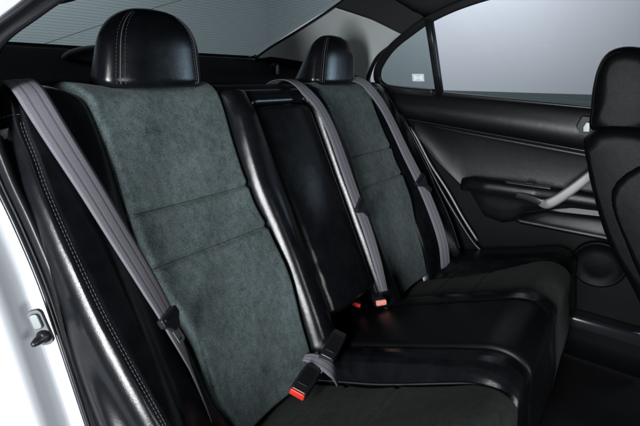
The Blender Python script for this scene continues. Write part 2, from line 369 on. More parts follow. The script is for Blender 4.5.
# headrests
def headrest(cx, cy, cz, hw, hz, parent, label, m='leather', lean=.0):
    """front view outline tapering to a rounded top; depth in y"""
    nu, nv = 64, 44
    th = np.linspace(0, 2*math.pi, nu, endpoint=False); rows = []
    for v in np.linspace(0, 1, nv):
        z = hz*(1-(1-v)**2.0)**.5 if False else hz*v
        # half width and depth by height
        e = max(1-max((v-.46)/.54, 0)**2.7, 0)**.5; lo = 1-.10*(1-min(v/.12, 1))**2
        a = hw*(1.03-.17*v)*(.10+.90*e)*lo; d = .055*(1.0-.15*v)*(.12+.88*e)*lo; dr = .120*(1.0-.90*v**.75)*(.12+.88*e)*lo
        p = 2.9
        c_, s_ = np.cos(th), np.sin(th); R = (np.abs(c_)**p+np.abs(s_)**p)**(-1/p)
        rows.append(np.stack([cx+.012*v+a*R*c_*(1-.10*(s_ > 0)*s_), cy+lean*z+np.where(s_ > 0, dr, d)*R*s_, cz+z+0*c_], 1))
    P = np.array(rows); V = P.reshape(-1, 3); F = []
    for i in range(nv-1):
        for j in range(nu): F.append([i*nu+j, i*nu+(j+1) % nu, (i+1)*nu+(j+1) % nu, (i+1)*nu+j])
    F += [list(range(nu))[::-1], [(nv-1)*nu+j for j in range(nu)]]
    h = obj('headrest', V, F, m, parent, label=label)
    # seams with double stitching where front face meets the side panels
    for sx in (-1, 1):
        st = Mesh()
        for off in (-.004, .004, .0):
            pts = []
            for i in range(2, nv-3):
                ang = -math.pi/2+sx*rad(44)
                j = ((ang % (2*math.pi))/(2*math.pi)*nu+off*200) % nu; j0 = int(j); fr = j-j0
                pts.append(P[i, j0]*(1-fr)+P[i, (j0+1) % nu]*fr+np.array([0, -.0012, 0]))
            pts = np.array(pts)
            if off == 0: st.add(*tube(pts, .0012, 5, ref=(1, 0, .1)))
            else: stitch(st, pts, np.array([sx*.5, -.8, 0]), r=.0005)
        st.build('stitching', 'thread', h)
    for sx in (-.06, .06): V, F = tube(np.array([[cx+sx, cy+.01, cz-.06], [cx+sx, cy+.01, cz+.02]]), .006, 12, ref=(0, 1, 0)); obj('post', V, F, 'chrome', h)
    return h
headrest(-.362, .345, .640, .125, .163, seat, 'near headrest')
headrest(.335, .345, .640, .126, .162, seat, 'far headrest')

# cushions ------------------------------------------------------------------
def hz_c(y): return -.040-.40*y            # crown of the hump
def zc(x, y):
    """height of the cushion top"""
    nose = np.maximum(-.385-y, 0); drop = .115-np.sqrt(np.maximum(.115**2-np.minimum(nose, .1149)**2, 0))
    return -.042-.425*y-drop-.9*np.maximum(-.49-y, 0)
def cush_pad(x0, x1, dfun, re=.014, hs=.02, nu=40, y0=.06, y1=-.56, extra=None):
    y = y0+(y1-y0)*np.linspace(0, 1, 120); u = ease(nu, .6); U, Yy = np.meshgrid(u, y, indexing='ij')
    Xx = x0+(x1-x0)*U; tt = np.minimum(Xx-min(x0, x1), max(x0, x1)-Xx)
    Z = zc(Xx, Yy)+dfun(Xx, Yy, U)-hs*fall(tt, re)
    # front face curls under
    P = np.stack([Xx, Yy, Z], -1)
    k = np.clip((-.49-Yy)/.07, 0, 1); P[..., 1] += k*.045; P[..., 2] -= k*.10
    return slab(P, .07, np.array([0, 0, 1.]))
CH = (-.125, -.255)
def ss(v, a, b): t = np.clip((v-a)/(b-a), 0, 1); return t*t*(3-2*t)
def d_seat(x, y, u):
    g = sum(.007*np.exp(-((y-c)/.006)**2)-.003*np.exp(-((y-c)/.03)**2) for c in CH)
    return -.050+.031*ss(-y, .16, .46)+.008*np.sin(np.pi*u)-g+.0015*np.sin(30*x+17*y)
for side in (-1, 1):
    near = side < 0
    cu = Mesh()
    def d_out(x, y, u): k = u if not near else 1-u; return np.interp(k, [0, .06, .16, .3, .5, 1], [-.056, -.034, -.016, .0, .010, .0])*(1-.5*ss(-y, .16, .46))-.004-.030*np.clip((-y-.10)/.30, 0, 1)+.002*np.sin(25*y)+.0035*np.sin(150*y+70*x)*np.clip((.16+y)/.1, 0, 1)*np.clip(1.2-2*k, 0, 1)
    cu.add(*(cush_pad(.502, .695, d_out) if not near else cush_pad(-.695, -.532, d_out)))
    def d_roll(x, y, u): k = u if near else 1-u; return np.interp(k, [0, .06, .14, .26, .42, .62, .85, 1], [-.056, -.036, -.019, -.004, .004, .006, .002, -.006])*(1-.38*ss(-y, .16, .46))+.0006*np.sin(60*y+30*x)
    c = cu.build('cushion', 'leather_creased', seat, label=('near' if near else 'far')+' side leather seat cushion')
    cu = Mesh(); cu.add(*(cush_pad(-.218, -.117, d_roll, re=.006, hs=.006) if near else cush_pad(.133, .238, d_roll, re=.012, hs=.012)))
    cu.build('inner_bolster', 'leather_creased', c)
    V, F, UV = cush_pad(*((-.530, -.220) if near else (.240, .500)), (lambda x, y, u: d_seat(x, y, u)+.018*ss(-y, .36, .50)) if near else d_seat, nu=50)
    obj('suede_insert', V, F, 'suede_shaded', c, uv=UV)
V, F, UV = cush_pad(-.115, .131, lambda x, y, u: .004+.008*np.sin(np.pi*u), re=.012, hs=.012)
obj('centre_cushion', V, F, 'leather_matte', seat)
st_y = np.linspace(.0, -.45, 90)
for x in (-.116, -.219, .132, .239): V, F = tube(np.stack([0*st_y+x, st_y, zc(x, st_y)+((-.046+.024*ss(-st_y, .16, .46)) if abs(x) > .2 else -.008)], 1), .0018, 6, ref=(1, 0, .1)); obj('piping', V, F, 'thread_dark', seat)

# ------------------------------------------------------------------ seat belts
def ribbon(C, W, width, N, th=.0013):
    """C centre line, W unit width directions, N normals"""
    C, W, N = map(lambda a: np.asarray(a, float), (C, W, N)); width = np.broadcast_to(np.asarray(width, float), (len(C),))
    nu = 9; t = np.linspace(-.5, .5, nu)
    P = C[None]+W[None]*(t[:, None, None]*width[None, :, None])+N[None]*(.0012*(1-(2*t)**2))[:, None, None]
    V, F, UV = slab(P, th, np.broadcast_to(N[None], P.shape))
    L = np.r_[0, np.cumsum(np.linalg.norm(np.diff(C, axis=0), axis=1))]
    g = np.stack(np.meshgrid(np.linspace(0, 1, nu), L, indexing='ij'), -1).reshape(-1, 2)
    return V, F, np.concatenate([g, g])
def belt(name, label, path, width, plate_i, tongue_dir, parent=None, plate_scale=1.0, lean=None, tmat='chrome'):
    """path: list of (x, s, d) on the seat back"""
    p = cr(path, 110); C = bk(p[:, 0], p[:, 1], p[:, 2])
    T = np.gradient(C, axis=0); T /= np.linalg.norm(T, axis=1, keepdims=True)
    N = bn(p[:, 1]); 
    tw = np.interp(np.linspace(0, 1, len(C)), np.linspace(0, 1, len(lean)), lean) if lean is not None else np.zeros(len(C))
    W = np.cross(T, N); W /= np.linalg.norm(W, axis=1, keepdims=True)
    N2 = N*np.cos(tw)[:, None]+W*np.sin(tw)[:, None]; W2 = W*np.cos(tw)[:, None]-N*np.sin(tw)[:, None]
    o = thing(name, C[0].tolist(), label, 'seat belt', 'rear seat belts')
    wd = np.interp(np.linspace(0, 1, len(C)), np.linspace(0, 1, len(width)), width)
    V, F, UV = ribbon(C, W2, wd, N2); obj('webbing', V, F, 'web', o, uv=UV)
    # latch plate: plastic grip with the belt through it and a metal tongue
    k = int(plate_i*(len(C)-1)); c = C[k]; t = T[k]; n = N2[k]; wv = W2[k]
    td = unit(tongue_dir[0]*wv+tongue_dir[1]*t); tn = unit(n); ts = np.cross(tn, td)
    s = plate_scale
    grip = Mesh(); grip.add(*prism([(a*s, b*s) for a, b in [(-.034, -.012), (-.030, -.016), (.030, -.016), (.034, -.012), (.034, .006), (.020, .020), (.012, .034), (-.012, .034), (-.020, .020), (-.034, .006)]], c+tn*.002, ts, td, tn, -.006, .007))
    g = grip.build('latch_plate', 'plastic_gloss', o, bevel=.004)
    bar = Mesh(); bar.add(*box(c+tn*.0095-td*.006*s, ts, td, tn, .052*s, .009*s, .004)); bar.build('belt_slot', 'plastic', g, bevel=.0015)
    # tongue: ring plate with rectangular hole
    outl = rrect(.024*s, .052*s, .007*s, 4); hole = rrect(.013*s, .012*s, .002*s, 4); m = len(outl)
    o0 = c+td*.046*s+tn*.001; V = []
    for dz in (-.0011, .0011):
        V += [o0+ts*a+td*b+tn*dz for a, b in outl]
        V += [o0+ts*a+td*(b+.012*s)+tn*dz for a, b in hole]
    F = []
    for i in range(m):
        j = (i+1) % m
        F += [[i, j, m+j, m+i], [2*m+j, 2*m+i, 3*m+i, 3*m+j], [i, 2*m+i, 2*m+j, j], [m+j, 3*m+j, 3*m+i, m+i]]
    obj('tongue', V, F, tmat, g, smooth=False)
    return o
dn = lambda s: float(DB(np.array(s)))
belt('seat_belt', 'grey belt running down the nearest outer bolster beside the white door jamb', [(-.632, .790, .012), (-.634, .725, .018), (-.629, .665, .03), (-.618, .60, .034), (-.604, .51, .044), (-.590, .42, .050), (-.576, .33, .056), (-.566, .255, .060), (-.557, .19, .052), (-.545, .10, .036), (-.532, -.02, .01)],
     [.050, .049, .048, .047, .046, .045, .043, .034, .012, .010, .010], .675, (-.12, 1.0), lean=[.1, .08, 0, -.10, -.18, -.25, -.36, -.55, -1.0, -1.12], plate_scale=.74, tmat='dark_metal')
belt('seat_belt', 'grey belt hanging over the inner edge of the far suede back, beside the folded armrest', [(.045, .83, .002), (.06, .765, .008), (.088, .705, .026), (.122, .63, .046), (.139, .55, .05), (.142, .44, .05), (.141, .33, .05), (.143, .23, .05), (.140, .14, .048), (.128, .07, .05), (.112, .02, .055)],
     [.045, .048, .05, .05, .05, .050, .048, .046, .044, .038, .026], .675, (-.55, .8), plate_scale=.8, lean=[-.1, .2], tmat='plastic_gloss')
belt('seat_belt', 'grey belt across the black outer bolster next to the far rear door', [(.40, .765, .018), (.425, .725, .024), (.470, .69, .036), (.500, .64, .044), (.520, .57, .052), (.535, .41, .064), (.540, .265, .080), (.545, .13, .085), (.545, .03, .080), (.54, -.06, .06)],
     [.046, .046, .046, .046, .046, .048, .048, .048, .048, .048, .048], .60, (-.45, .9), plate_scale=.85, lean=[.15, .5])

# buckles
def buckle(label, c, ax, up, L, W, H, button, red=True, group='seat belt buckles'):
    o = thing('seat_belt_buckle', c, label, 'belt buckle', group)
    c = np.array(c); ax = unit(ax); sd = unit(np.cross(up, ax)); up = np.cross(ax, sd)
    # body: tapered case
    prof = rrect(W, H, min(W, H)*.28, 4); T = np.linspace(-.5, .5, 7); sc = [.86, .96, 1, 1, 1, .99, .95]
    V = []; k = len(prof)
    for t, s_ in zip(T, sc): V += [c+ax*L*t+sd*a*s_+up*b*s_ for a, b in prof]
    F = [[i*k+j, i*k+(j+1) % k, (i+1)*k+(j+1) % k, (i+1)*k+j] for i in range(6) for j in range(k)]+[list(range(k))[::-1], [6*k+j for j in range(k)]]
    b = obj('body', V, F, 'plastic_gloss', o, bevel=.002)
    lid = Mesh(); lid.add(*prism(rrect(L*.62, W*.62, .004), c+up*H*.5-ax*L*.02, ax, sd, up, -.001, .0012)); lid.build('cover', 'plastic', b, bevel=.0008)
    if button:
        m = Mesh(); m.add(*prism(rrect(W*.84, H*.62, .004), c+ax*L*.5+up*H*.12, sd, up, ax, -.004, .006)); m.build('release_button', button, o, bevel=.002)
        m = Mesh(); m.add(*prism(rrect(W*.7, H*.12, .001), c+ax*L*.5-up*H*.32, sd, up, ax, -.001, .001)); m.build('tongue_slot', 'plastic', o)
    return o
buckle('black belt buckle with a bright red button lying on the near cushion', (-.312, -.066, .002), (-.97, -.22, -.05), (0.10, -.25, 1), .088, .043, .026, 'red')
buckle('plain black belt buckle box without a visible button behind the grey strap', (-.190, -.055, .018), (.96, .27, .05), (-.1, -.35, 1), .105, .043, .031, None)
o = thing('buckle_strap', (-.27, -.06, .0), 'short lilac grey strap folded between the two black buckles on the near cushion', 'belt strap')
C = cr([(-.250, .004, -.006), (-.252, -.020, .008), (-.252, -.045, .015), (-.250, -.072, .014), (-.246, -.094, .004), (-.240, -.106, -.02)], 30); Wd = np.repeat(unit((.80, .52, .25))[None], 30, 0); T = np.gradient(C, axis=0)
Nn = np.cross(Wd, T); Nn /= np.linalg.norm(Nn, axis=1, keepdims=True); Nn *= np.sign(Nn[:, 2:3]+1e-6)
V, F, UV = ribbon(C, Wd, np.interp(np.linspace(0, 1, 30), [0, .3, .7, 1], [.014, .030, .050, .044]), Nn, .0016); obj('webbing', V, F, 'web', o, uv=UV)
buckle('small belt buckle with a worn pinkish red button below the far suede back', (.112, -.022, .004), (-.70, -.66, .10), (-.25, -.1, 1), .05, .038, .027, 'salmon')
buckle('small belt buckle with a dark red button tucked under the folded armrest', (.088, .045, -.012), (-.85, -.45, .1), (0, -.3, 1), .06, .034, .020, 'red')

# ------------------------------------------------------------------ car body
car = thing('car_body', (0, .3, -.5), 'white car body with black seals, grey pillar trim and a heated rear window', 'car body')
# near door opening: flange path (x, y, z)
FL = cr([(-.715, -.06, -.25), (-.712, .03, -.05), (-.708, .093, .101), (-.707, .136, .233), (-.708, .168, .341), (-.712, .206, .432), (-.716, .246, .508), (-.716, .275, .585), (-.706, .290, .66), (-.686, .272, .712), (-.664, .16, .755), (-.640, 0, .80), (-.61, -.25, .86), (-.60, -.6, .89), (-.60, -1.0, .88)], 160)
# white jamb: flange -> shoulder -> forward-facing jamb -> outer skin
def sect(P):
    k = np.clip((.72-P[2])/.2, 0, 1)
    return cr([P+np.array([.012, .03, 0]), P, P+np.array([-.010, .012, .002])*1, P+np.array([-.020, .022*k+.0, .008]), P+np.array([-.036, .018, .012]), P+np.array([-.068, .004, .018]), P+np.array([-.090, .012, .02]), P+np.array([-.104, .06, .02]), P+np.array([-.112, .30, .02]), P+np.array([-.10, .60, .02])], 60)
rows = np.array([sect(P) for P in FL[:96]])
V, F, UV = slab(rows, .002); qp = obj('quarter_panel', V, F, 'paint', car, uv=UV, label='glossy white rear quarter panel and door jamb')
# roof rail side of the opening, white paint with its shade put into the colour
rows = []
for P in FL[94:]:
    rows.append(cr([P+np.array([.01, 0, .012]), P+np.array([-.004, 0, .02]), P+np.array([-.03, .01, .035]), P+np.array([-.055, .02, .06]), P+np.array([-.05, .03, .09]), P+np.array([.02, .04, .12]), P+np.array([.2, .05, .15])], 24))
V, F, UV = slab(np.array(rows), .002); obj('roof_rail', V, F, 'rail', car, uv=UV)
# rubber seal round the opening: twin lipped bulb
prof = [(-.012, -.003), (-.011, .004), (-.007, .008), (-.003, .005), (0, .003), (.003, .007), (.008, .009), (.012, .005), (.013, -.003), (.008, -.006), (-.008, -.006)]
C = FL+np.array([.012, -.008, 0]); V, F = sweep(C, prof, ref=(1, .25, 0)); obj('door_seal', V, F, 'rubber', car)
C = FL+np.array([-.006, -.004, 0]); V, F = sweep(C, circ(.005, 8), ref=(1, .25, 0)); obj('seal_lip', V, F, 'plastic_gloss', car)
# dark side trim between seal and seat
rows = np.array([cr([P+np.array([.012, -.016, 0]), P+np.array([.024, -.002, 0]), P+np.array([.04, .05, .0]), P+np.array([.06, .12, 0])], 10) for P in FL[:100]])
V, F, UV = slab(rows, .003); obj('side_trim', V, F, 'trim_dark', car)
# door bumper and plate on the jamb
pb = np.array([-.738, .128, .287]); nb = unit((-.72, -.69, .05)); al = unit((0, .28, .96)); sd = unit(np.cross(al, nb)); al = np.cross(nb, sd)
m = Mesh(); m.add(*prism(rrect(.014, .026, .005), pb+al*.014, sd, al, nb, -.004, .006)); bp_ = m.build('door_stop', 'dark_metal', car, bevel=.002)
m = Mesh(); m.add(*prism(rrect(.022, .062, .008), pb+al*.001, sd, al, nb, -.006, .0015)); m.build('mount_plate', 'rail', bp_, bevel=.001)
ca = unit((-.93, -.34, -.12)); sd = unit(np.cross(al, ca)); al2 = np.cross(ca, sd)
m = Mesh(); prof = [(.011, -.006), (.011, .002), (.009, .004), (.0075, .006), (.0065, .012), (.0045, .018), (.003, .020)]
V = []; 
for r_, h in prof: V += [pb-al*.014+nb*.003+ca*h+(sd*math.cos(a)+al2*math.sin(a))*r_ for a in np.linspace(0, 2*math.pi, 20, endpoint=False)]
F = [[i*20+j, i*20+(j+1) % 20, (i+1)*20+(j+1) % 20, (i+1)*20+j] for i in range(len(prof)-1) for j in range(20)]+[[(len(prof)-1)*20+j for j in range(20)]]
m.add(V, F); m.build('rubber_bumper', 'rubber', bp_)

# near rear pillar trim (dark) seen edge on
rows = np.array([cr([P+np.array([.014, -.01, -.004]), P+np.array([.030, .02, -.016]), P+np.array([.05, .10, -.02]), P+np.array([.08, .3, -.02]), P+np.array([.13, .60, -.0])], 24) for P in FL[92:150]])
V, F, UV = slab(rows, .004); obj('near_pillar_trim', V, F, 'headliner', car, label='dark trim of the near rear pillar')

# far rear pillar trim: between rear glass edge and door seal
GE = np.array([(.655, 1.02, .752), (.625, .88, .80), (.60, .70, .858), (.575, .55, .908), (.55, .42, .955), (.53, .30, 1.0)])   # glass edge
DE = np.array([(.70, .40, .63), (.698, .392, .66), (.690, .378, .695), (.672, .335, .745), (.645, .23, .80), (.622, .11, .862)])  # door seal edge
rows = []
for a, b in zip(cr(GE, 40), cr(DE, 40)):
    mid = (a+b)/2+np.array([.022, .01, .012]); rows.append(cr([a, a*.7+b*.3+np.array([.016, .0, .006]), mid, a*.2+b*.8+np.array([.012, 0, .003]), b], 30))
V, F, UV = slab(np.array(rows[:30]), .004); obj('far_pillar_trim', V, F, 'pillar', car, label='pale grey trim of the far rear pillar')
V, F, UV = slab(np.array(rows[29:])-np.array([.004, .003, .003]), .006); obj('shaded_pillar_top', V, F, 'headliner', car)  # dark sheet standing in for shade on the upper pale pillar trim
# lower pillar/wheel-house trim
rows = [cr([a+np.array([0, 0, -.0]), (a+b)/2+np.array([.0, 0, -.04]), b], 12) for a, b in zip(cr([(.658, 1.03, .765), (.66, .80, .74), (.676, .55, .70), (.703, .40, .655)], 20), cr([(.67, 1.0, .60), (.68, .80, .57), (.69, .55, .54), (.71, .34, .50)], 20))]
V, F, UV = slab(np.array(rows), .004); obj('wheel_arch_trim', V, F, 'trim_dark', car)

# headliner and roof
ROOFX = np.linspace(-.60, .60, 24)
def rail(side, y):   # edge of the headliner
    if side < 0: return np.array([-.585, y, np.interp(y, [-1, -.6, -.25, 0, .2, .42], [.885, .895, .87, .835, .83, .94])])
    return None
ys = np.linspace(-1.0, .42, 40); rows = []
far_edge = cr([(.60, -1.0, .93), (.595, -.6, .945), (.598, -.13, .912), (.61, .0, .888), (.622, .11, .862), (.60, .25, .93), (.55, .42, .955)], 200)
for y in ys:
    k = np.argmin(np.abs(far_edge[:, 1]-y)); fe = far_edge[k]; zt = np.interp(y, [-1, -.3, .2, .42], [1.0, 1.01, .995, .955])
    ne = np.array([-fe[0], y, max(.90, fe[2]-.02) if y < .1 else fe[2]])
    sec = [ne]+[np.array([x, y, ne[2]+(fe[2]-ne[2])*(x-ne[0])/(fe[0]-ne[0])+(zt-fe[2])*(1-abs(x/.62)**5)]) for x in np.linspace(-.57, .57, 24)]+[np.array([fe[0], y, fe[2]])]
    rows.append(sec)
V, F, UV = slab(np.array(rows), -.012, np.array([0, 0, 1.])); obj('headliner', V, F, 'headliner', car)
V, F, UV = slab(np.array([[(x, y, 1.05+.02*(1-(x/.6)**2)-.10*max(y-.2, 0)-.03*max(-.4-y, 0)) for x in ROOFX] for y in np.linspace(-1.05, .5, 30)]), .003, np.array([0, 0, 1.])); obj('roof_skin', V, F, 'paint', car)

# rear window with heating lines
gdir = unit(GE[4]-GE[0]); 
def gpt(x, t):   # t 0 bottom .. 1 top
    a = np.array([0, 1.03+.02*(1-(x/.66)**2), .749]); b = np.array([0, .44+.03*(1-(x/.6)**2), .957+.012*(1-(x/.6)**2)]); p = a*(1-t)+b*t; p[0] = x*(1-.13*t); p[2] += .012*math.sin(math.pi*t); return p
rows = np.array([[gpt(x, t) for x in np.linspace(-.66, .655, 30)] for t in np.linspace(0, 1.02, 16)])
V, F, UV = slab(rows, .004); rw = obj('rear_window', V, F, 'glass_tint', car)
dl = Mesh()
for t in np.linspace(.04, .98, 34):
    C = np.array([gpt(x, t) for x in np.linspace(-.62, .615, 40)])-np.array([0, .002, .004]); dl.add(*sweep(C, [(-.0005, 0), (0, .0003), (.0005, 0), (0, -.0003)], ref=(0, .4, 1)))
dl.build('heating_lines', 'defrost', rw)
C = np.array([gpt(-.30+.30*q, .05+.6*q) for q in np.linspace(0, 1, 20)])-np.array([0, .002, .005]); V, F = tube(C, .0008, 5, ref=(0, .4, 1)); obj('aerial_line', V, F, 'defrost', rw)
# black frame strip along glass edges
fr = Mesh(); C = cr(GE, 40)+np.array([-.002, -.004, -.004]); fr.add(*sweep(C, rrect(.016, .008, .002), ref=(0, .5, 1)))
C = np.array([gpt(x, 0) for x in np.linspace(-.65, .65, 30)]); fr.add(*sweep(C, rrect(.02, .014, .004), ref=(0, .5, 1))); fr.build('window_seal', 'rubber', rw)
# parcel shelf
rows = np.array([[(x, y, z) for x in np.linspace(-.67, .67, 30)] for y, z in cr([(.33, .565), (.355, .625), (.40, .648), (.55, .668), (.80, .705), (1.02, .742)], 24)])
V, F, UV = slab(rows, .02, np.array([0, 0, 1.])); ps = obj('parcel_shelf', V, F, 'shelf', car)
# brake lamp housing: low dome on the shelf
V = []; n = 36
for i in range(14):
    v = i/13; rr = math.cos(v*math.pi/2); h = math.sin(v*math.pi/2)**.9
    for j in range(n):
        a = 2*math.pi*j/n; x = -.20+.145*rr*math.copysign(abs(math.cos(a))**.8, math.cos(a)); y = .80+.09*rr*math.sin(a); V.append((x, y, .700+.052*h))
F = [[i*n+j, i*n+(j+1) % n, (i+1)*n+(j+1) % n, (i+1)*n+j] for i in range(13) for j in range(n)]
bl = obj('brake_lamp_housing', V, F, 'plastic', car)
m = Mesh(); m.add(*prism(rrect(.08, .018, .006), (-.235, .712, .722), (.94, -.34, 0), (0, .25, .97), (-.34, -.9, .2), 0, .004)); m.build('lamp_lens', 'lens', bl, bevel=.002)
# belt guide on the shelf for the centre belt
m = Mesh(); m.add(*prism([(-.012, 0), (.010, 0), (.012, .045), (.004, .058), (-.010, .05)], (.335, .60, .655), (1, 0, 0), (0, 0, 1), (0, -1, 0), -.015, .015)); m.build('belt_guide', 'plastic_gloss', ps, bevel=.004)
# boot lid outside, white
V, F, UV = slab(np.array([[(x, y, .752-.01*(x/.6)**2-.06*max(y-1.16, 0)) for x in np.linspace(-.64, .64, 24)] for y in np.linspace(1.07, 1.5, 10)]), .02, np.array([0, 0, 1.])); obj('boot_lid', V, F, 'paint', car)
# floor carpet, sill and far side lower body
V, F, UV = slab(np.array([[(x, y, -.36+.06*math.exp(-(x/.14)**2)) for x in np.linspace(-.70, .78, 40)] for y in np.linspace(-1.4, .1, 20)]), .03, np.array([0, 0, 1.])); obj('floor_carpet', V, F, 'carpet', car)
V, F = sweep(np.array([(.70, -.25, -.165), (.70, -.5, -.165), (.70, -.9, -.165)]), rrect(.07, .05, .015), ref=(0, 0, 1)); obj('sill_plate', V, F, 'plastic_gloss', car)
# far door opening seals
FS = cr([(.705, -.20, -.02), (.705, -.129, .03), (.705, -.056, .115), (.704, .043, .245), (.703, .13, .375), (.702, .20, .475), (.702, .262, .55), (.702, .335, .60), (.700, .393, .645), (.690, .378, .697), (.672, .335, .748), (.645, .23, .805), (.622, .10, .868), (.60, -.10, .916), (.595, -.4, .945), (.60, -.9, .94)], 140)
V, F = sweep(FS, prof and [(-.007, -.006), (-.008, .004), (-.002, .009), (.005, .007), (.008, 0), (.006, -.006)], ref=(1, .2, 0)); obj('far_door_seal', V, F, 'rubber', car)

# ------------------------------------------------------------------ far rear door
door = thing('rear_door', (.74, -.1, -.15), 'closed far rear car door with black leather panel, silver pull handle and two windows', 'car door')
def dx(y, z): return .715+.0*y   # inner panel plane
Y0, Y1 = .30, -.72
def silz(y): return np.interp(y, [-.75, -.43, .08, .28, .40], [.552, .571, .603, .614, .622])
def linez(y): return np.interp(y, [-.75, -.441, .222, .40], [.415, .442, .505, .52])
ys = np.linspace(.34, -.75, 60)
# base card
rows = np.array([[(.735, y, z) for z in np.linspace(-.34, silz(y)-.01, 12)] for y in ys]); V, F, UV = slab(rows, .03, np.array([-1., 0, 0])); base = obj('door_card', V, F, 'trim_dark', door)
# upper trim roll
rows = []
for y in ys:
    zt, zb = silz(y), linez(y)
    h = zt-zb
    rows.append(cr([(.740, y, zt+.002), (.722, y, zt+.004), (.712, y, zt-.004), (.700, y, zt-.30*h), (.694, y, zt-.55*h), (.700, y, zt-.80*h), (.712, y, zb+.008), (.735, y, zb)], 34))
V, F, UV = slab(np.array(rows), .006); obj('upper_trim', V, F, 'leather_door', door)
# pale line under the roll
V, F = sweep(np.array([(.708, y, linez(y)-.001) for y in np.linspace(.225, -.7, 30)]), circ(.0022, 8), ref=(1, .1, .1)); obj('trim_line', V, F, 'plastic_gloss', door)
# rear edge moulding of the panel (bright line running down)
EDGE = cr([(.706, .222, .503), (.706, .205, .482), (.706, .164, .440), (.706, .088, .33), (.706, .0, .225), (.706, -.07, .13), (.706, -.14, .045)], 50)
V, F = sweep(EDGE, circ(.0055, 8), ref=(1, .1, .1)); obj('edge_moulding', V, F, 'dark_metal', door)
# concave insert
rows = []
for y in np.linspace(.19, -.75, 60):
    zt = linez(y)-.010; zb = np.interp(y, [-.75, -.3, -.05, .05, .19], [.18, .22, .25, .33, .46]); zb = min(zb, zt-.01)
    k = np.clip((.19-y)/.10, 0, 1); k = k*k*(3-2*k)
    rows.append([(.712+.014*k*math.sin(math.pi*q)**.7+.010*(1-k), y, zt+(zb-zt)*q) for q in np.linspace(0, 1, 24)])
V, F, UV = slab(np.array(rows), .006, np.array([-1., 0, 0])); obj('door_insert', V, F, 'leather_door', door)
# armrest body: sections along y
rows = []
ay = np.linspace(-.050, -.62, 60)
for y in ay:
    top = np.interp(y, [-.62, -.35, -.20, -.10, -.05], [.30, .306, .306, .302, .285]); bot = np.interp(y, [-.62, -.44, -.36, -.30, -.26, -.225, -.16, -.10, -.05], [.25, .24, .215, .195, .155, .143, .155, .225, .27])
    out = np.interp(y, [-.62, -.40, -.32, -.15, -.08, -.05], [.690, .672, .650, .648, .672, .705]); h = top-bot
    rows.append(cr([(.724, y, top-.004), (out+.02, y, top), (out+.006, y, top-.006), (out, y, top-.022), (out+.002, y, top-.036), (out+.010, y, top-.040-.1*h), (out+.018, y, bot+.3*h), (out+.030, y, bot+.012), (.724, y, bot)], 40))
P = np.array(rows); V, F, UV = slab(P, .004); ar_ = obj('armrest', V, F, 'leather_door', door)
# switch panel and slot on top
m = Mesh(); m.add(*prism([(-.37, 0), (-.225, 0), (-.215, .012), (-.22, .03), (-.36, .03)], (.655, 0, .3095), (0, 1, 0), (1, 0, 0), (0, 0, 1), -.004, .002)); sw = m.build('switch_panel', 'plastic_gloss', ar_, bevel=.002)
m = Mesh(); m.add(*box((.671, -.30, .314), (0, 1, 0), (1, 0, 0), (0, 0, 1), .028, .014, .006)); m.build('window_switch', 'plastic', sw, bevel=.002)
# silver pull handle
C = cr([(.654, -.265, .272), (.650, -.30, .270), (.646, -.335, .264), (.645, -.362, .257)], 20); V, F = sweep(C, rrect(.026, .018, .006), ref=(1, 0, 0)); hb = obj('handle_base', V, F, 'plastic_gloss', door)
C = cr([(.644, -.345, .261), (.643, -.366, .257), (.646, -.40, .283), (.652, -.44, .328), (.661, -.475, .372), (.675, -.50, .40)], 40)
V, F = sweep(C, rrect(.034, .018, .007), ref=(1, 0, 0), scale=np.interp(np.linspace(0, 1, 40), [0, .12, .4, 1], [.75, 1.05, 1, .85])); obj('pull_handle', V, F, 'silver', door)
# lower bright bin moulding
rows = []
for y in np.linspace(-.27, -.75, 30):
    a = np.interp(y, [-.75, -.36, -.27], [.235, .212, .18]); b = np.interp(y, [-.75, -.56, -.284, -.27], [.13, .158, .160, .165])
    rows.append(cr([(.722, y, a), (.708, y, a-.004), (.690, y, b+.012), (.684, y, b+.004), (.690, y, b-.002), (.722, y, b-.006)], 20))
V, F, UV = slab(np.array(rows), .004); obj('lower_pocket', V, F, 'leather_door', door)
# speaker
V = []; n = 40; ctr = np.array([.713, -.55, .055])
for r_, h in ((.085, 0), (.083, .006), (.076, .008), (.072, .004), (.04, .008), (.0, .009)): V += [ctr+np.array([-h, r_*math.cos(a), r_*math.sin(a)]) for a in np.linspace(0, 2*math.pi, n, endpoint=False)]
F = [[i*n+j, i*n+(j+1) % n, (i+1)*n+(j+1) % n, (i+1)*n+j] for i in range(5) for j in range(n)]; obj('speaker_grille', V, F, 'leather_front', door)
# inner release handle: cup and chrome lever
m = Mesh(); m.add(*prism([(-.035, -.03), (.02, -.035), (.032, 0), (.02, .034), (-.03, .03)], (.698, -.435, .522), (0, 1, 0), (0, 0, 1), (-1, 0, 0), -.01, .010)); cup = m.build('handle_cup', 'plastic', door, bevel=.005)
m = Mesh(); m.add(*prism([(-.016, -.016), (.006, -.018), (.009, .0), (.002, .018), (-.012, .016)], (.694, -.432, .520), (0, 1, 0), (0, 0, 1), (-1, 0, 0), .004, .014)); m.build('release_lever', 'dark_metal', cup, bevel=.004)
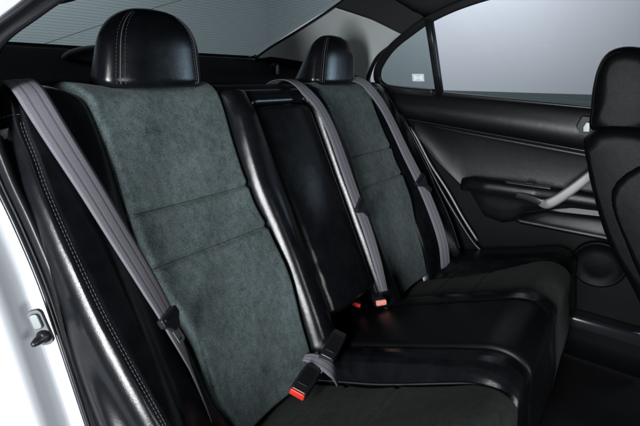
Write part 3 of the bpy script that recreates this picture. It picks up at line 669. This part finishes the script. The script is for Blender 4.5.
# windows: leaning plane
def dw(y, z, off=0): return np.array([.712-.398*(z-.62)+off, y, z])
def wpoly(pts, off, th): 
    n = len(pts); V = [dw(y, z, off) for y, z in pts]+[dw(y, z, off+th) for y, z in pts]
    return V, [list(range(n))[::-1], list(range(n, 2*n))]+[[i, (i+1) % n, n+(i+1) % n, n+i] for i in range(n)]
qin = [(.085, .618), (.300, .632), (.318, .648), (.320, .672), (.300, .712), (.250, .765), (.16, .818), (.118, .838)]
V, F = wpoly([(y, z) for y, z in [(.07, .610), (.32, .625), (.34, .65), (.34, .68), (.31, .73), (.25, .785), (.16, .835), (.10, .86)]], .006, .004); qg = obj('quarter_window', V, F, 'glass_tint', door, smooth=False)
V, F = wpoly([(.095, .60), (.09, .862), (.0, .905), (-.13, .935), (-.4, .965), (-.8, .96), (-.8, .55)], .004, .004); obj('window_glass', V, F, 'glass', door, smooth=False)
# frame: outer rim as sweep, divider bar
C = np.array([dw(y, z, -.006) for y, z in cr([(.10, .608), (.30, .622), (.336, .640), (.345, .668), (.33, .708), (.265, .775), (.17, .832), (.105, .864), (.0, .899), (-.13, .925), (-.40, .955), (-.80, .95)], 110)])
fr = Mesh(); fr.add(*sweep(C, rrect(.030, .022, .006), ref=(1, 0, .3))); wf = fr.build('window_frame', 'rubber', door)
C = np.array([dw(y, z, -.008) for y, z in [(.076, .600), (.084, .68), (.094, .78), (.104, .868)]]); V, F = sweep(C, rrect(.024, .030, .005), ref=(1, 0, .3)); obj('divider_bar', V, F, 'rubber', door)
C = np.array([dw(y, float(silz(y))+.005, -.008) for y in np.linspace(.33, -.75, 40)]); V, F = sweep(C, rrect(.016, .014, .004), ref=(1, 0, .3)); obj('belt_seal', V, F, 'rubber', door)
# small sticker on the quarter glass with a pale winged mark
sy, sz = .166, .664
V, F = wpoly([(sy+.026, sz-.012), (sy-.024, sz-.012), (sy-.024, sz+.016), (sy+.026, sz+.016)], .0035, .0012); stk = obj('sticker', V, F, 'sticker', qg, smooth=False)
V, F = wpoly([(sy+.018, sz-.008), (sy+.012, sz-.008), (sy+.004, sz-.001), (sy-.004, sz-.001), (sy-.012, sz-.008), (sy-.018, sz-.008), (sy-.018, sz+.010), (sy-.012, sz+.010), (sy-.004, sz+.004), (sy+.004, sz+.004), (sy+.012, sz+.010), (sy+.018, sz+.010)], .0020, .0012); obj('sticker_mark', V, F, 'sticker_mark', stk, smooth=False)
# outer skin of the door
V, F, UV = slab(np.array([[(.80+.03*math.sin(max(min((z+.3)/.9, 1), 0)*math.pi), y, z) for z in np.linspace(-.3, .53, 14)] for y in np.linspace(.34, -.75, 20)]), .003, np.array([1., 0, 0])); obj('outer_skin', V, F, 'paint', door)

# ------------------------------------------------------------------ front seat
fs = thing('front_seat', (.36, -.75, -.3), 'black leather front seat seen from behind with its headrest, at the right edge', 'car seat')
def loft_x(outl, x0, x1, rnd, nx=30):
    """closed (y,z) outline extruded across x with rounded ends"""
    o = np.array(outl); c = o.mean(0); rows = []
    for x in np.linspace(0, 1, nx):
        X = x0+(x1-x0)*(.5-.5*math.cos(math.pi*x)); t = min(X-x0, x1-X); k = 1-fall(np.array(t), rnd)*1.0
        e = rnd*(1-k); d = o-c; L = np.linalg.norm(d, axis=1, keepdims=True); q = c+d*np.maximum(L-e, L*.02)/L
        rows.append(np.c_[np.full(len(q), X), q])
    P = np.array(rows); nu, nv = P.shape[:2]; V = P.reshape(-1, 3)
    F = [[i*nv+j, i*nv+(j+1) % nv, (i+1)*nv+(j+1) % nv, (i+1)*nv+j] for i in range(nu-1) for j in range(nv)]+[list(range(nv))[::-1], [(nu-1)*nv+j for j in range(nv)]]
    return V, F
def closed(pts, n): p = list(pts); c = cr(p[-2:]+p+p[:3], n*3); 
hp = [(-.476, .555), (-.468, .60), (-.463, .65), (-.466, .70), (-.480, .728), (-.512, .738), (-.555, .728), (-.590, .69), (-.600, .62), (-.590, .56), (-.53, .535)]
def ring(pts, n=60):
    p = np.array(pts+[pts[0]]); ext = np.array([pts[-1]]+pts+[pts[0], pts[1]]); d = np.r_[0, np.cumsum(np.linalg.norm(np.diff(p, axis=0), axis=1))]
    c = cr(ext, 900); a = np.argmin(((c[:300]-p[0])**2).sum(1)); b = 600+np.argmin(((c[600:]-p[-1])**2).sum(1)); k = np.linspace(a, b, n+1).astype(int)[:-1]
    return c[k]
V, F = loft_x(ring(hp), .235, .485, .035); hr = obj('headrest', V, F, 'leather_front', fs)
st = Mesh(); o = ring(hp, 80); sel = o[:30]; C = np.c_[np.full(len(sel), .2425), o.mean(0)+(sel-o.mean(0))*.90]; V, F = tube(C, .0011, 6, ref=(1, 0, .1)); obj('seam', V, F, 'leather_front', hr)
bpz = [(-.468, .535), (-.482, .49), (-.500, .435), (-.560, .30), (-.630, .195), (-.70, .08), (-.78, -.05), (-.83, -.15), (-.98, -.15), (-.93, .0), (-.84, .2), (-.75, .38), (-.67, .50), (-.60, .56), (-.50, .565)]
V, F = loft_x(ring(bpz), .20, .60, .035, 40); bb = obj('backrest', V, F, 'leather_front', fs)
sb = [(-.545, .43), (-.60, .30), (-.675, .17), (-.76, .03), (-.90, .0), (-.83, .2), (-.75, .38), (-.69, .47), (-.60, .50)]
V, F = loft_x(ring(sb), .188, .28, .02, 24); obj('side_bolster', V, F, 'leather_front', bb)
V, F = tube(np.array([(.36, -.53, .50), (.36, -.53, .60)]), .008, 12, ref=(0, 1, 0)); obj('headrest_post', V, F, 'chrome', hr)
V, F, UV = slab(np.array([[(x, y, -.12+.05*math.sin((x-.2)/.40*math.pi)) for x in np.linspace(.20, .60, 20)] for y in np.linspace(-.80, -1.3, 20)]), .14, np.array([0, 0, 1.])); obj('cushion', V, F, 'leather_front', fs, bevel=.03)

# ------------------------------------------------------------------ studio round the car
def struct(name, V, F, m, **k): return obj(name, V, F, m, kind='structure', **k)
struct('studio_floor', [(-8, -8, -.62), (9, -8, -.62), (9, 9, -.62), (-8, 9, -.62)], [[0, 1, 2, 3]], 'sfloor', smooth=False)
V, F = prism([(-8, -.62), (5.6, -.62), (5.6, 4.5), (-8, 4.5)], (0, 5.2, 0), (1, 0, 0), (0, 0, 1), (0, 1, 0), 0, .2); struct('studio_back_wall', V, F, 'wall', smooth=False)
V, F = prism([(-8, -.62), (5.2, -.62), (5.2, 4.5), (-8, 4.5)], (5.2, 0, 0), (0, 1, 0), (0, 0, 1), (1, 0, 0), 0, .2); struct('studio_side_wall', V, F, 'wall', smooth=False)
V, F = prism([(-8, -.62), (5.15, -.62), (5.15, .49), (-8, .49)], (5.15, 0, 0), (0, 1, 0), (0, 0, 1), (1, 0, 0), -.03, .045); struct('wall_base', V, F, 'dado', smooth=False)
